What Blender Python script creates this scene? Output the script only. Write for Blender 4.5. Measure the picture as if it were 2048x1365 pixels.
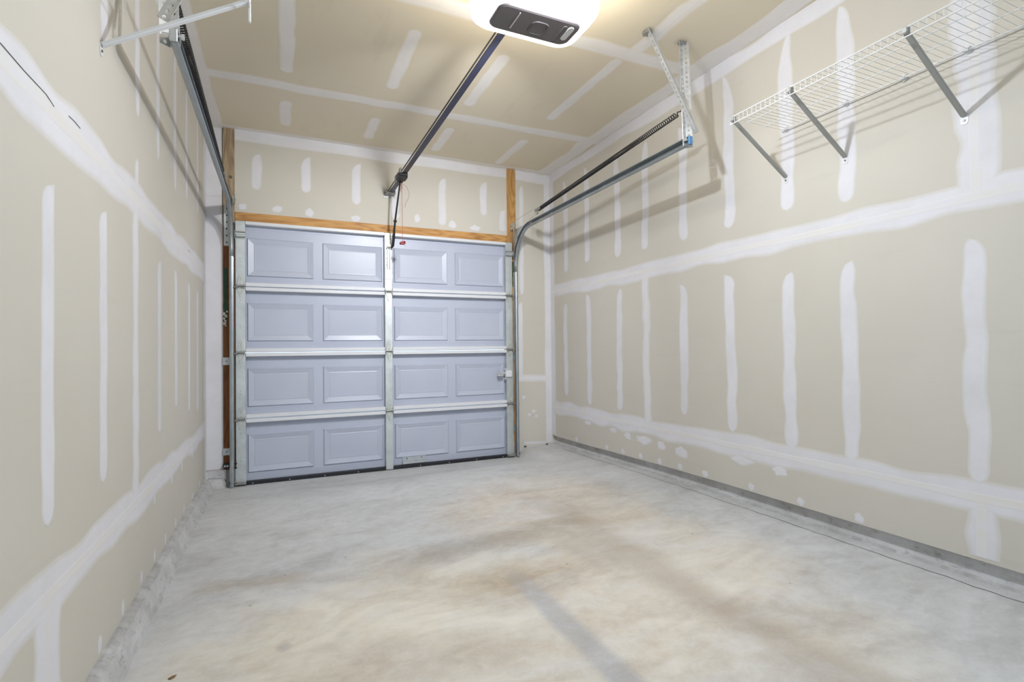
import bpy, math, random
from mathutils import Vector, Matrix
random.seed(7)
for o in list(bpy.data.objects): bpy.data.objects.remove(o)
scene = bpy.context.scene
COL = scene.collection
R = math.radians

# ------------------------------------------------------------------ camera
F_PX, YAW, PITCH, ROLL = 1025.64, R(24.259), R(0.7302), R(-0.5972)
CAM = Vector((-0.8878, -4.6507, 1.0862))
fw = Vector((math.sin(YAW)*math.cos(PITCH), math.cos(YAW)*math.cos(PITCH), math.sin(PITCH)))
r0 = Vector((math.cos(YAW), -math.sin(YAW), 0)); u0 = r0.cross(fw)
rt = r0*math.cos(ROLL)+u0*math.sin(ROLL); up = -r0*math.sin(ROLL)+u0*math.cos(ROLL)
cd = bpy.data.cameras.new('camera'); cam = bpy.data.objects.new('camera', cd); COL.objects.link(cam)
cd.sensor_width = 36; cd.lens = F_PX/2048*36; cd.clip_start = .02
M = Matrix(((rt.x, up.x, -fw.x), (rt.y, up.y, -fw.y), (rt.z, up.z, -fw.z))).to_4x4()
M.translation = CAM; cam.matrix_world = M
scene.camera = cam

# ------------------------------------------------------------------ world, exposure
world = bpy.data.worlds.new('world'); scene.world = world; world.use_nodes = True
world.node_tree.nodes['Background'].inputs[0].default_value = (.62, .80, 1.0, 1)
world.node_tree.nodes['Background'].inputs[1].default_value = 2.0
vs = scene.view_settings
vs.view_transform = 'Standard'; vs.look = 'None'; vs.gamma = 1; vs.use_curve_mapping = False
vs.exposure = 0.11
cy_ = scene.cycles
cy_.caustics_reflective = False; cy_.caustics_refractive = False; cy_.glossy_bounces = 2; cy_.max_bounces = 6; cy_.use_light_tree = False
LENS_STRENGTH = 5.0      # opener light lens, W/m2-ish emission strength
BAND_STRENGTH = 34.0      # lens band round the sides
FRONT_FILL_POWER = 14.0    # fill lamp added at the lens front, tilted towards the door
ADDED_POINT_POWER = 34.0         # point lamp added beside the rear LED to strengthen wall shadows
LED_POWER = 18.0          # LED cluster in the opener

# ------------------------------------------------------------------ room measures (metres)
XL, XR, HC, YF, YB = -1.433, 1.684, 2.894, 0.06, -6.3
DW, DH = 1.22, 2.134      # door half width, door height

# ------------------------------------------------------------------ materials
def lin(c): 
    return tuple(((v/255)/12.92 if v/255 <= .04045 else ((v/255+.055)/1.055)**2.4) for v in c)+(1,)
class NT:
    def __init__(s, name):
        s.m = bpy.data.materials.new(name); s.m.use_nodes = True; s.t = s.m.node_tree; s.n = s.t.nodes; s.l = s.t.links
        s.b = s.n['Principled BSDF']
    def new(s, t, **kw):
        n = s.n.new(t)
        for k, v in kw.items(): setattr(n, k, v)
        return n
    def link(s, a, b): s.l.new(a, b)
    def pos(s): 
        if not hasattr(s, '_p'): s._p = s.new('ShaderNodeNewGeometry').outputs['Position']
        return s._p
    def mapping(s, scale=(1,1,1), loc=(0,0,0), rot=(0,0,0)):
        m = s.new('ShaderNodeMapping'); s.link(s.pos(), m.inputs[0])
        m.inputs['Scale'].default_value = scale; m.inputs['Location'].default_value = loc; m.inputs['Rotation'].default_value = rot
        return m.outputs[0]
    def noise(s, scale, detail=4, rough=.55, vec=None, dist=0):
        n = s.new('ShaderNodeTexNoise'); n.inputs['Scale'].default_value = scale; n.inputs['Detail'].default_value = detail
        n.inputs['Roughness'].default_value = rough; n.inputs['Distortion'].default_value = dist
        s.link(vec if vec is not None else s.pos(), n.inputs['Vector']); return n.outputs['Fac']
    def ramp(s, fac, stops):
        n = s.new('ShaderNodeValToRGB'); s.link(fac, n.inputs[0]); e = n.color_ramp.elements
        while len(e) < len(stops): e.new(.5)
        for i, (p, c) in enumerate(stops):
            e[i].position = p; e[i].color = c if len(c) == 4 else tuple(c)+(1,)
        return n.outputs[0]
    def mix(s, fac, a, b, mode='MIX'):
        n = s.new('ShaderNodeMix', data_type='RGBA', blend_type=mode)
        for sock, v in ((n.inputs[0], fac), (n.inputs[6], a), (n.inputs[7], b)):
            if hasattr(v, 'links') or isinstance(v, bpy.types.NodeSocket): s.link(v, sock)
            else: sock.default_value = v
        return n.outputs[2]
    def math(s, op, a, b=0.0, c=0.0, clamp=False):
        n = s.new('ShaderNodeMath', operation=op, use_clamp=clamp)
        for sock, v in zip(n.inputs, (a, b, c)):
            if isinstance(v, bpy.types.NodeSocket): s.link(v, sock)
            else: sock.default_value = v
        return n.outputs[0]
    def bump(s, h, strength=.2, dist=.002):
        n = s.new('ShaderNodeBump'); n.inputs['Strength'].default_value = strength; n.inputs['Distance'].default_value = dist
        s.link(h, n.inputs['Height']); s.link(n.outputs[0], s.b.inputs['Normal'])
    def base(s, v):
        if isinstance(v, bpy.types.NodeSocket): s.link(v, s.b.inputs['Base Color'])
        else: s.b.inputs['Base Color'].default_value = v
    def set(s, rough=.6, metal=0, spec=.5):
        s.b.inputs['Roughness'].default_value = rough; s.b.inputs['Metallic'].default_value = metal
        s.b.inputs['Specular IOR Level'].default_value = spec
        return s.m

PAPER_A, PAPER_B = (.645,.608,.540,1), (.605,.566,.495,1)
MUD_A, MUD_B = (.765,.750,.780,1), (.705,.690,.705,1)
def m_drywall(name='drywall_paper', A=PAPER_A, B=PAPER_B):
    t = NT(name)
    a = t.ramp(t.noise(1.1, 3), [(.3, B), (.7, A)])
    sm = t.noise(7, 5, .6, t.mapping((1, .25, 2.2)))
    c = t.mix(t.math('MULTIPLY', t.ramp(sm, [(.60, (0,0,0)), (.80, (1,1,1))]), .18), a, (.43,.40,.35,1))
    t.base(c)
    return t.set(.78, 0, .3)
def m_mud(name='joint_compound', A=MUD_A, B=MUD_B, paper=PAPER_A):
    t = NT(name)
    c = t.ramp(t.noise(4, 5, .65), [(.3, B), (.62, A)])
    at = t.new('ShaderNodeAttribute', attribute_name='mud')
    n = t.noise(34, 4, .6)
    f = t.math('ADD', at.outputs['Fac'], t.math('MULTIPLY', t.math('SUBTRACT', n, .5), .35), clamp=True)
    t.base(t.mix(f, paper, c))
    return t.set(.8, 0, .25)
def m_tape():
    t = NT('paper_tape')
    at = t.new('ShaderNodeAttribute', attribute_name='mud')
    n = t.noise(5, 5, .65, t.mapping((1, 1, 3)))
    f = t.math('MULTIPLY', at.outputs['Fac'], t.math('MULTIPLY_ADD', n, 2.2, -.75, clamp=True), clamp=True)
    t.base(t.mix(f, MUD_A, (.765,.73,.655,1)))
    return t.set(.8, 0, .25)
def m_concrete_floor():
    t = NT('concrete_floor')
    sv = t.mapping((1.0, 1.7, 1), (0,0,0), (0,0,R(-12)))
    mid = t.noise(2.2, 6, .56, sv, .8); fine = t.noise(16, 6, .62, t.mapping((1,1.35,1)), .5); grain = t.noise(90, 4, .7)
    c = t.ramp(mid, [(.26, (.46,.455,.445,1)), (.48, (.555,.552,.545,1)), (.72, (.63,.63,.63,1))])
    sx = t.new('ShaderNodeSeparateXYZ'); t.link(t.pos(), sx.inputs[0]); X, Y = sx.outputs[0], sx.outputs[1]
    wob = t.math('MULTIPLY', t.math('SUBTRACT', t.noise(1.6, 5, .6), .5), .5)
    wob2 = t.math('MULTIPLY', t.math('SUBTRACT', t.noise(4.5, 5, .65), .5), .25)
    ww = t.math('ADD', wob, wob2)
    def wash(x0, y0, rx, ry, k, lo, hi, c, e0=.25, e1=1.15):
        dx = t.math('DIVIDE', t.math('SUBTRACT', X, x0), rx); dy = t.math('DIVIDE', t.math('SUBTRACT', Y, y0), ry)
        d = t.math('ADD', t.math('MULTIPLY', dx, dx), t.math('MULTIPLY', dy, dy))
        m = t.ramp(t.math('ADD', d, t.math('MULTIPLY', ww, 2.4)), [(e0, (1,1,1)), (e1, (0,0,0))])
        return t.mix(t.math('MULTIPLY', m, k), c, t.ramp(mid, [(.30, lo), (.62, hi)]))
    # rusty beige washes over the middle of the slab
    c = wash(-.45, -2.85, 1.05, .95, .85, (.60,.52,.415,1), (.80,.735,.615,1), c)
    c = wash(.65, -1.75, .80, .80, .80, (.52,.445,.365,1), (.665,.595,.50,1), c)
    c = wash(.66, -2.8, .75, 1.1, .78, (.54,.46,.365,1), (.77,.70,.595,1), c)
    c = wash(.14, -2.60, .45, .26, .85, (.42,.33,.225,1), (.58,.485,.365,1), c, .1, 1.0)
    def stripe(x0, w, ya, yb, col, k, c, bend=0.0, soft=1.5):
        xc = t.math('ADD', t.math('SUBTRACT', X, x0), t.math('MULTIPLY', ww, .10+bend))
        a = t.ramp(t.math('ABSOLUTE', xc), [(w*.6, (1,1,1)), (w*soft, (0,0,0))])
        b = t.ramp(t.math('MULTIPLY_ADD', Y, 1/(yb-ya), -ya/(yb-ya), clamp=True), [(0, (0,0,0)), (.18, (1,1,1)), (.85, (1,1,1)), (1, (0,0,0))])
        m = t.math('MULTIPLY', t.math('MULTIPLY', a, b), t.math('MULTIPLY_ADD', fine, 1.3, .15, clamp=True))
        return t.mix(t.math('MULTIPLY', m, k), c, col)
    c = stripe(.075, .050, -4.6, -2.40, (.355,.355,.365,1), .85, c, 0, 1.25)       # grey tyre mark
    c = stripe(.66, .06, -4.6, -1.35, (.37,.30,.225,1), .58, c, .22, 2.4)          # long brown mark
    c = stripe(.50, .10, -2.75, -2.15, (.44,.39,.325,1), .55, c, 0, 1.3)           # squarish damp patch
    def cross(y0, w, xa, xb, col, k, c, slope=0.0):
        yc = t.math('ADD', t.math('MULTIPLY_ADD', X, slope, t.math('SUBTRACT', Y, y0)), t.math('MULTIPLY', ww, .5))
        a = t.ramp(t.math('ABSOLUTE', yc), [(w*.4, (1,1,1)), (w*1.6, (0,0,0))])
        b = t.ramp(t.math('MULTIPLY_ADD', X, 1/(xb-xa), -xa/(xb-xa), clamp=True), [(0, (0,0,0)), (.25, (1,1,1)), (.75, (1,1,1)), (1, (0,0,0))])
        return t.mix(t.math('MULTIPLY', t.math('MULTIPLY', a, b), k), c, col)
    c = cross(-2.10, .09, -.6, .9, (.40,.345,.28,1), .55, c)
    c = cross(-2.35, .06, -1.35, -.45, (.42,.36,.29,1), .62, c, .35)
    c = cross(-3.05, .08, -1.3, .1, (.46,.385,.30,1), .50, c, .2)
    c = cross(-.42, .05, -.9, .9, (.41,.41,.41,1), .50, c)
    # blotches, chalky patches, scuffs and specks
    br = t.ramp(t.noise(2.3, 6, .62, sv, 1.0), [(.56, (0,0,0)), (.72, (1,1,1))])
    c = t.mix(t.math('MULTIPLY', br, .32), c, (.41,.39,.36,1))
    wh = t.ramp(t.noise(1.5, 6, .6, t.mapping((1,1.6,1), (5,3,0)), .8), [(.52, (0,0,0)), (.68, (1,1,1))])
    c = t.mix(t.math('MULTIPLY', wh, .40), c, (.68,.68,.695,1))
    sp = t.new('ShaderNodeTexVoronoi'); sp.inputs['Scale'].default_value = 8.5; t.link(t.mapping((1, .8, 1)), sp.inputs['Vector'])
    sm = t.math('MULTIPLY', t.ramp(sp.outputs['Distance'], [(.16, (1,1,1)), (.30, (0,0,0))]), t.ramp(t.noise(1.3, 3), [(.50, (0,0,0)), (.60, (1,1,1))]))
    side = t.ramp(t.math('MULTIPLY_ADD', X, -1.0, -.35, clamp=True), [(.05, (0,0,0)), (.35, (1,1,1))])
    c = t.mix(t.math('MULTIPLY', t.math('MULTIPLY', sm, side), .40), c, (.38,.375,.37,1))
    dots = t.new('ShaderNodeTexVoronoi'); dots.inputs['Scale'].default_value = 5; t.link(t.pos(), dots.inputs['Vector'])
    c = t.mix(t.math('MULTIPLY', t.ramp(dots.outputs['Distance'], [(.022, (1,1,1)), (.040, (0,0,0))]), .6), c, (.22,.20,.18,1))
    c = t.mix(.34, c, t.ramp(fine, [(.30, (.33,.33,.33,1)), (.50, (.5,.5,.5,1)), (.70, (.66,.66,.66,1))]), 'OVERLAY')
    c = t.mix(.25, c, t.ramp(grain, [(.30, (.40,.40,.40,1)), (.70, (.60,.60,.60,1))]), 'OVERLAY')
    t.base(c); t.bump(t.noise(60, 2, .6), .12, .002)
    t.link(t.math('MULTIPLY_ADD', mid, .25, .42), t.b.inputs['Roughness'])
    return t.m
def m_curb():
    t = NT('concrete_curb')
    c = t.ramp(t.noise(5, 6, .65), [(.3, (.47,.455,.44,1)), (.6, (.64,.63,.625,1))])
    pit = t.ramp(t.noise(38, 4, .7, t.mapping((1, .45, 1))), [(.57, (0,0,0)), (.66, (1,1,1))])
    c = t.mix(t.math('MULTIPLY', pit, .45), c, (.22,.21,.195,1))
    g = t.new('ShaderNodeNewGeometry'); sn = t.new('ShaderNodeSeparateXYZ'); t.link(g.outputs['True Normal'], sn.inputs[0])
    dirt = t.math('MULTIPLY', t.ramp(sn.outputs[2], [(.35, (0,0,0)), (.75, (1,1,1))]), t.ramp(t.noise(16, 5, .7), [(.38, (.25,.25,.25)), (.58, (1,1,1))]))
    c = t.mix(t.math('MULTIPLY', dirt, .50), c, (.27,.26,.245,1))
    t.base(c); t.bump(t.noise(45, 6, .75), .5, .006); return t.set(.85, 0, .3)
def m_wood(name, a, b, scale, knots=True):
    t = NT(name); ax = min(range(3), key=lambda i: scale[i])
    lo = [2.2]*3; lo[ax] = .35
    v = t.mapping(scale); warp = t.noise(2.0, 3, .5, t.mapping(tuple(lo)))
    g = t.noise(4, 6, .6, v, .3)
    rings = t.math('FRACT', t.math('MULTIPLY', warp, 16.0))
    rings = t.math('ABSOLUTE', t.math('MULTIPLY_ADD', rings, 2.0, -1.0))
    f = t.math('MULTIPLY_ADD', rings, .38, t.math('MULTIPLY', g, .72))
    kn = t.new('ShaderNodeTexVoronoi'); kn.inputs['Scale'].default_value = 1.0
    ks = [9.0]*3; ks[ax] = 3.0; t.link(t.mapping(tuple(ks)), kn.inputs['Vector'])
    c = t.ramp(f, [(.22, a), (.72, b)])
    c = t.mix(t.math('MULTIPLY', t.ramp(kn.outputs['Distance'], [(.05, (1,1,1)), (.16, (0,0,0))]), .55), c, tuple(x*.45 for x in a[:3])+(1,))
    t.base(c); t.bump(f, .12, .001); return t.set(.6, 0, .35)
def m_metal(name, a, b, rough=.38, sc=18, metal=.85):
    t = NT(name)
    n = t.noise(sc, 4, .6); t.base(t.ramp(n, [(.3, a), (.7, b)]))
    t.link(t.math('MULTIPLY_ADD', n, .25, rough-.1), t.b.inputs['Roughness'])
    t.b.inputs['Metallic'].default_value = metal; return t.m
def m_paint(name, col, rough=.4, var=.04, sc=6, spec=.5, metal=0):
    t = NT(name); c2 = tuple(max(0, v*(1-var*2)) for v in col[:3])+(1,)
    t.base(t.ramp(t.noise(sc, 4), [(.3, c2), (.7, col)])); return t.set(rough, metal, spec)
def m_door():
    t = NT('door_paint')
    c = t.ramp(t.noise(2.2, 4), [(.3, (.455,.485,.585,1)), (.7, (.490,.520,.615,1))])
    t.base(c); t.bump(t.noise(40, 3, .6, t.mapping((.25, 1, 3.5))), .22, .0012)
    return t.set(.36, 0, .5)
def m_emit(name, col, s):
    m = bpy.data.materials.new(name); m.use_nodes = True; b = m.node_tree.nodes['Principled BSDF']
    b.inputs['Base Color'].default_value = (.9,.9,.9,1); b.inputs['Emission Color'].default_value = col
    b.inputs['Emission Strength'].default_value = s; return m

MT = dict(
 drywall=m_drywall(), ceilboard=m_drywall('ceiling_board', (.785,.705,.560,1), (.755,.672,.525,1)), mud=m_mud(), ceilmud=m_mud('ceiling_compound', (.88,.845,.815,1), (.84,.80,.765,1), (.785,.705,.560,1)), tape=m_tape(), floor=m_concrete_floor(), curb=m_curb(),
 pine=m_wood('pine_post', (.33,.155,.045,1), (.56,.32,.115,1), (26,26,1.6)),
 greywood=m_wood('weathered_post', (.20,.135,.075,1), (.43,.32,.205,1), (26,26,1.6)),
 header=m_wood('pine_header', (.36,.16,.045,1), (.60,.33,.115,1), (1.4,26,22)),
 jamb=m_wood('stained_jamb', (.13,.045,.012,1), (.24,.095,.028,1), (26,26,1.6)),
 door=m_door(), rail=m_paint('rail_paint', (.72,.73,.76,1), .35, .03),
 galv=m_metal('galvanised', (.50,.53,.53,1), (.66,.69,.69,1), .42, 9, .55),
 track=m_metal('track_steel', (.33,.37,.39,1), (.46,.50,.52,1), .34, 6, .85),
 angle=m_metal('zinc_angle', (.60,.62,.64,1), (.78,.80,.82,1), .36, 22, .7),
 dull=m_metal('dull_steel', (.28,.28,.27,1), (.42,.42,.40,1), .45, 30, .7),
 pulley=m_metal('pulley_steel', (.45,.46,.41,1), (.62,.63,.58,1), .4, 30, .5),
 spring=m_metal('spring_steel', (.012,.011,.011,1), (.028,.026,.025,1), .36, 20, .2),
 black=m_paint('black_plastic', (.018,.018,.02,1), .45, .1), seal=m_paint('rubber_seal', (.012,.012,.018,1), .5, .1),
 navy=m_paint('rail_black', (.022,.024,.045,1), .28, .1), belt=m_paint('belt', (.03,.028,.026,1), .5, .1),
 cover=m_paint('opener_cover', (.135,.115,.112,1), .38, .05), housing=m_paint('opener_housing', (.55,.54,.53,1), .5, .03),
 slot=m_paint('opener_slot', (.62,.60,.57,1), .5, .03), emblem=m_paint('opener_emblem', (.10,.085,.085,1), .25, .03),
 lens=m_emit('opener_lens', (1, .97, .92, 1), LENS_STRENGTH), band=m_emit('opener_lens_band', (1, .91, .74, 1), BAND_STRENGTH),
 wire=m_paint('white_epoxy', (.76,.76,.76,1), .4, .02), bracket=m_paint('shaded_bracket_epoxy', (.36,.355,.325,1), .42, .03),  # right shelf brackets: white epoxy with underside shade put into the colour
 clip=m_paint('clip_plastic', (.70,.70,.69,1), .45, .03), red=m_paint('red_plastic', (.24,.008,.016,1), .4, .1),
 cord=m_paint('red_cord', (.48,.16,.17,1), .7, .1), screw=m_metal('screw_steel', (.12,.12,.12,1), (.2,.2,.2,1), .4),
 green=m_paint('green_paint', (.012,.075,.022,1), .5, .3, 20), redpaint=m_paint('red_paint', (.40,.012,.03,1), .45, .3, 12),
 leaf=m_paint('dry_leaf', (.36,.20,.06,1), .8, .3, 60), cable=m_metal('cable_steel', (.45,.42,.38,1), (.55,.52,.48,1), .4),
 paleblue=m_paint('blue_clip', (.10,.27,.50,1), .35, .1), handleplate=m_metal('grey_plate', (.42,.45,.47,1), (.52,.55,.57,1), .45, 12, .3),
)

# ------------------------------------------------------------------ mesh helpers
class MB:
    def __init__(s): s.v = []; s.f = []; s.attr = []
    def add(s, vs, fs, attr=None):
        k = len(s.v); s.v += [Vector(v) for v in vs]; s.f += [[i+k for i in f] for f in fs]
        s.attr += (attr if attr else [1.0]*len(vs)); return s
    def box(s, a, b):
        (x0,y0,z0),(x1,y1,z1) = a, b
        x0,x1 = sorted((x0,x1)); y0,y1 = sorted((y0,y1)); z0,z1 = sorted((z0,z1))
        vs = [(x0,y0,z0),(x1,y0,z0),(x1,y1,z0),(x0,y1,z0),(x0,y0,z1),(x1,y0,z1),(x1,y1,z1),(x0,y1,z1)]
        return s.add(vs, [(0,3,2,1),(4,5,6,7),(0,1,5,4),(1,2,6,5),(2,3,7,6),(3,0,4,7)])
    def cham(s, a, b, c):            # chamfered box, chamfer c
        x = sorted((a[0],b[0])); y = sorted((a[1],b[1])); z = sorted((a[2],b[2]))
        rings = []
        for zz, ins in ((z[0], c), (z[0]+c, 0), (z[1]-c, 0), (z[1], c)):
            X0,X1,Y0,Y1 = x[0]+ins, x[1]-ins, y[0]+ins, y[1]-ins
            rings.append([(X0+c,Y0,zz),(X1-c,Y0,zz),(X1,Y0+c,zz),(X1,Y1-c,zz),(X1-c,Y1,zz),(X0+c,Y1,zz),(X0,Y1-c,zz),(X0,Y0+c,zz)])
        return s.loft(rings, True)
    def loft(s, rings, caps=True, closed=True):
        n = len(rings[0]); vs = [p for r in rings for p in r]; fs = []
        for i in range(len(rings)-1):
            for j in range(n if closed else n-1):
                k = (j+1) % n; fs.append((i*n+j, i*n+k, (i+1)*n+k, (i+1)*n+j))
        if caps: fs.append(tuple(range(n-1,-1,-1))); fs.append(tuple(range((len(rings)-1)*n, len(rings)*n)))
        return s.add(vs, fs)
    def tube(s, pts, r, n=8, caps=True):
        pts = [Vector(p) for p in pts]; rings = []; prev = None
        for i, p in enumerate(pts):
            d = (pts[min(i+1, len(pts)-1)]-pts[max(i-1, 0)]).normalized()
            a = (prev - d*prev.dot(d)) if prev is not None else d.cross(Vector((0,0,1)) if abs(d.z) < .9 else Vector((1,0,0)))
            a.normalize(); prev = a; b = d.cross(a)
            rr = r[i] if isinstance(r, (list, tuple)) else r
            rings.append([p+a*rr*math.cos(2*math.pi*k/n)+b*rr*math.sin(2*math.pi*k/n) for k in range(n)])
        return s.loft(rings, caps)
    def sweep(s, pts, prof, e1, e2f, closed=False):
        """prof: (a,b) pairs; a along fixed axis e1, b along in-plane normal e2f(i)"""
        rings = [[Vector(p)+e1*a+e2f(i)*b for a, b in prof] for i, p in enumerate(pts)]
        return s.loft(rings, closed, closed)
    def prism(s, poly, n, d):        # polygon (3D pts), extruded by d along n
        n = Vector(n)*d; k = len(poly); vs = [Vector(p) for p in poly]+[Vector(p)+n for p in poly]
        fs = [tuple(range(k-1,-1,-1)), tuple(range(k, 2*k))]+[(i, (i+1)%k, k+(i+1)%k, k+i) for i in range(k)]
        return s.add(vs, fs)
    def build(s, name, mat, parent=None, smooth=False, attr=False, origin=None):
        me = bpy.data.meshes.new(name)
        org = Vector(origin) if origin is not None else (wloc(parent) if parent else Vector((0,0,0)))
        me.from_pydata([v-org for v in s.v], [], s.f); me.update()
        if attr:
            at = me.attributes.new('mud', 'FLOAT', 'POINT')
            for i, v in enumerate(s.attr): at.data[i].value = v
        if smooth:
            for p in me.polygons: p.use_smooth = True
        me.materials.append(MT[mat] if isinstance(mat, str) else mat)
        o = bpy.data.objects.new(name, me); COL.objects.link(o)
        if parent: o.parent = parent; o.location = org-wloc(parent)
        else: o.location = org
        return o
WL = {}
def wloc(o):
    l = Vector(o.location); p = o.parent
    while p: l += Vector(p.location); p = p.parent
    return l
def empty(name, loc, label=None, cat=None, group=None, kind=None):
    o = bpy.data.objects.new(name, None); COL.objects.link(o); o.location = loc; o.empty_display_size = .05
    tag(o, label, cat, group, kind); return o
def tag(o, label=None, cat=None, group=None, kind=None):
    if label: o['label'] = label
    if cat: o['category'] = cat
    if group: o['group'] = group
    if kind: o['kind'] = kind
    return o
def struct(o, label=None):
    o['kind'] = 'structure'
    if label: o['label'] = label
    return o
def solid(o, t, off=0):
    m = o.modifiers.new('thick', 'SOLIDIFY'); m.thickness = t; m.offset = off; return o
def share(src, parent, dloc, name=None):
    c = src.copy(); COL.objects.link(c); c.parent = parent; c.location = Vector(dloc); return c
def lerp(a, b, t): return a+(b-a)*t
def sstep(a, b, x):
    t = min(1, max(0, (x-a)/(b-a))); return t*t*(3-2*t)

# ------------------------------------------------------------------ the shell
def floor_z(x, y):
    side = lerp(0.0, .118, min(1, max(0, (x-XL-.05)/(XR-XL))))
    side -= .028*sstep(-2.2, .1, y)*sstep(.5, 1.6, x)
    inside = 1-sstep(1.25, 1.36, x)
    dip = sstep(-.02, -.75, y) if y < -.02 else 0.0
    k = lerp(1.0, dip, inside)
    return side*k
def build_floor():
    mb = MB(); xs = [XL-.12+i*(XR-XL+.27)/70 for i in range(71)]; n = 90
    ys = [YF+.1 - (i/n)*(YF+.1-YB) for i in range(n+1)]
    vs = [(x, y, floor_z(x, y)) for y in ys for x in xs]
    fs = [(j*71+i, j*71+i+71, j*71+i+72, j*71+i+1) for j in range(n) for i in range(70)]
    k = len(vs); vs += [(v[0], v[1], -.15) for v in (vs[0], vs[70], vs[n*71+70], vs[n*71])]
    mb.add(vs, fs+[(k, k+1, k+2, k+3)])
    o = mb.build('floor', 'floor', smooth=True)
    return struct(o, 'stained grey concrete garage floor')
floor = build_floor()
ceiling = struct(MB().box((XL-.1, YF+.1, HC), (XR+.1, YB, HC+.1)).build('ceiling', 'ceilboard'), 'unpainted tan drywall ceiling')
def zbot_r(y): return lerp(.205, .170, sstep(-2.2, .1, y))
mb = MB(); ys = [YF, -.5, -1, -1.6, -2.2, YB]
for a, b in zip(ys[:-1], ys[1:]):
    za, zb = zbot_r(a), zbot_r(b)
    mb.add([(XR,a,za),(XR,b,zb),(XR,b,HC),(XR,a,HC),(XR+.1,a,za),(XR+.1,b,zb),(XR+.1,b,HC),(XR+.1,a,HC)],
           [(0,3,2,1),(4,5,6,7),(0,1,5,4),(2,3,7,6),(1,2,6,5),(3,0,4,7)])
wall_right = struct(mb.build('wall_right', 'drywall'), 'unpainted drywall wall under the wire shelf')
wall_left = struct(MB().box((XL-.1, YF, .085), (XL, YB, HC)).build('wall_left', 'drywall'), 'unpainted drywall wall beside the door')
wall_front = struct(MB().box((XL-.1, YF, -.1), (-1.2, YF+.1, HC)).box((1.2, YF, -.1), (XR+.1, YF+.1, HC))
                    .box((-1.2, YF, 2.12), (1.2, YF+.1, HC)).build('wall_front', 'drywall'), 'drywall end wall around the garage door')
OX0, OX1, OZ = -.95, 1.25, 2.15     # unseen doorway added behind the viewer to let daylight in as fill
wall_back = struct(MB().box((XL-.1, YB-.1, 0), (OX0, YB, HC)).box((OX1, YB-.1, 0), (XR+.1, YB, HC)).box((OX0, YB-.1, OZ), (OX1, YB, HC)).build('wall_back', 'drywall'), 'plain drywall wall with an added open doorway behind the viewer')
for nm, p, q in (('trim_6', (OX0-.07, YB-.002, .02), (OX0, YB+.018, OZ+.07)), ('trim_7', (OX1, YB-.002, .02), (OX1+.07, YB+.018, OZ+.07)), ('trim_8', (OX0, YB-.002, OZ), (OX1, YB+.018, OZ+.07))):
    struct(MB().cham(p, q, .004).build(nm, 'rail'), 'white casing of the added doorway behind the viewer')
# driveway slab outside so that the seal closes on something
# concrete curbs
mb = MB(); n = 120; rows = []
for i in range(n+1):
    y = lerp(-.035, YB, i/n); rn = lambda s: random.uniform(-s, s)
    zf = floor_z(-1.36, y)-.03; zt = .088
    rows.append([(XL-.08, y, zt), (XL-.002, y, zt+.002+rn(.0015)), (XL+.012+rn(.002), y, zt+rn(.003)), (XL+.034+rn(.003), y, zt-.014+rn(.003)),
                 (XL+.046+rn(.003), y, zt-.040+rn(.003)), (XL+.056+rn(.002), y, zt-.07), (XL+.068+rn(.004), y, zf+.032), (XL+.07, y, zf)])
mb.loft(rows, False, False); k = len(mb.v); mb.f.append(list(range(8)))
curb_l = struct(mb.build('baseboard_left', 'curb', smooth=False), 'rough rounded concrete curb along the wall')
mb = MB(); pts = [(XL+.045,-.03), (-1.30,-.02), (-1.285,.02), (-1.285,.058), (XL,.058), (XL,-.03)]
rings = []
for z, s in ((-.05, 1.0), (.03, .98), (.06, .80), (.075, .7)):
    cx, cy = -1.375, .03
    rings.append([(cx+(x-cx)*s+random.uniform(-.006,.006), cy+(y-cy)*s+random.uniform(-.004,.004), z+random.uniform(-.006,.006)) for x, y in pts])
mb.loft(rings); mb.build('broken_footing', 'curb', curb_l)
mb = MB().box((XL, .03, .06), (-1.29, YF+.05, .135)); mb.build('sill_block', 'curb', curb_l)
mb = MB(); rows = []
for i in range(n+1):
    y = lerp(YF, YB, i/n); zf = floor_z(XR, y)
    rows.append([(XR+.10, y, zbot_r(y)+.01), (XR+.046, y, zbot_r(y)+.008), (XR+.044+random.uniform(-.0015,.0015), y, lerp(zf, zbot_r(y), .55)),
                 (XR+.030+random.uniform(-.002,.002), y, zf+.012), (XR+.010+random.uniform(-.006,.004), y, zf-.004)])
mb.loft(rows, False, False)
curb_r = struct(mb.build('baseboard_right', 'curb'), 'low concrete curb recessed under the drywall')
# slab edge crack strip along the right curb
mb = MB(); rows = []
for i in range(n+1):
    y = lerp(-.25, YB, i/n); x = XR-.055+random.uniform(-.006,.006); z = floor_z(x, y); w = .0016+random.random()*.0016
    rows.append([(x-w, y, z+.0004), (x, y, z+.0012), (x+w, y, z+.0004)])
mb.loft(rows, False, False); mb.build('slab_crack', 'screw', floor)

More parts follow.
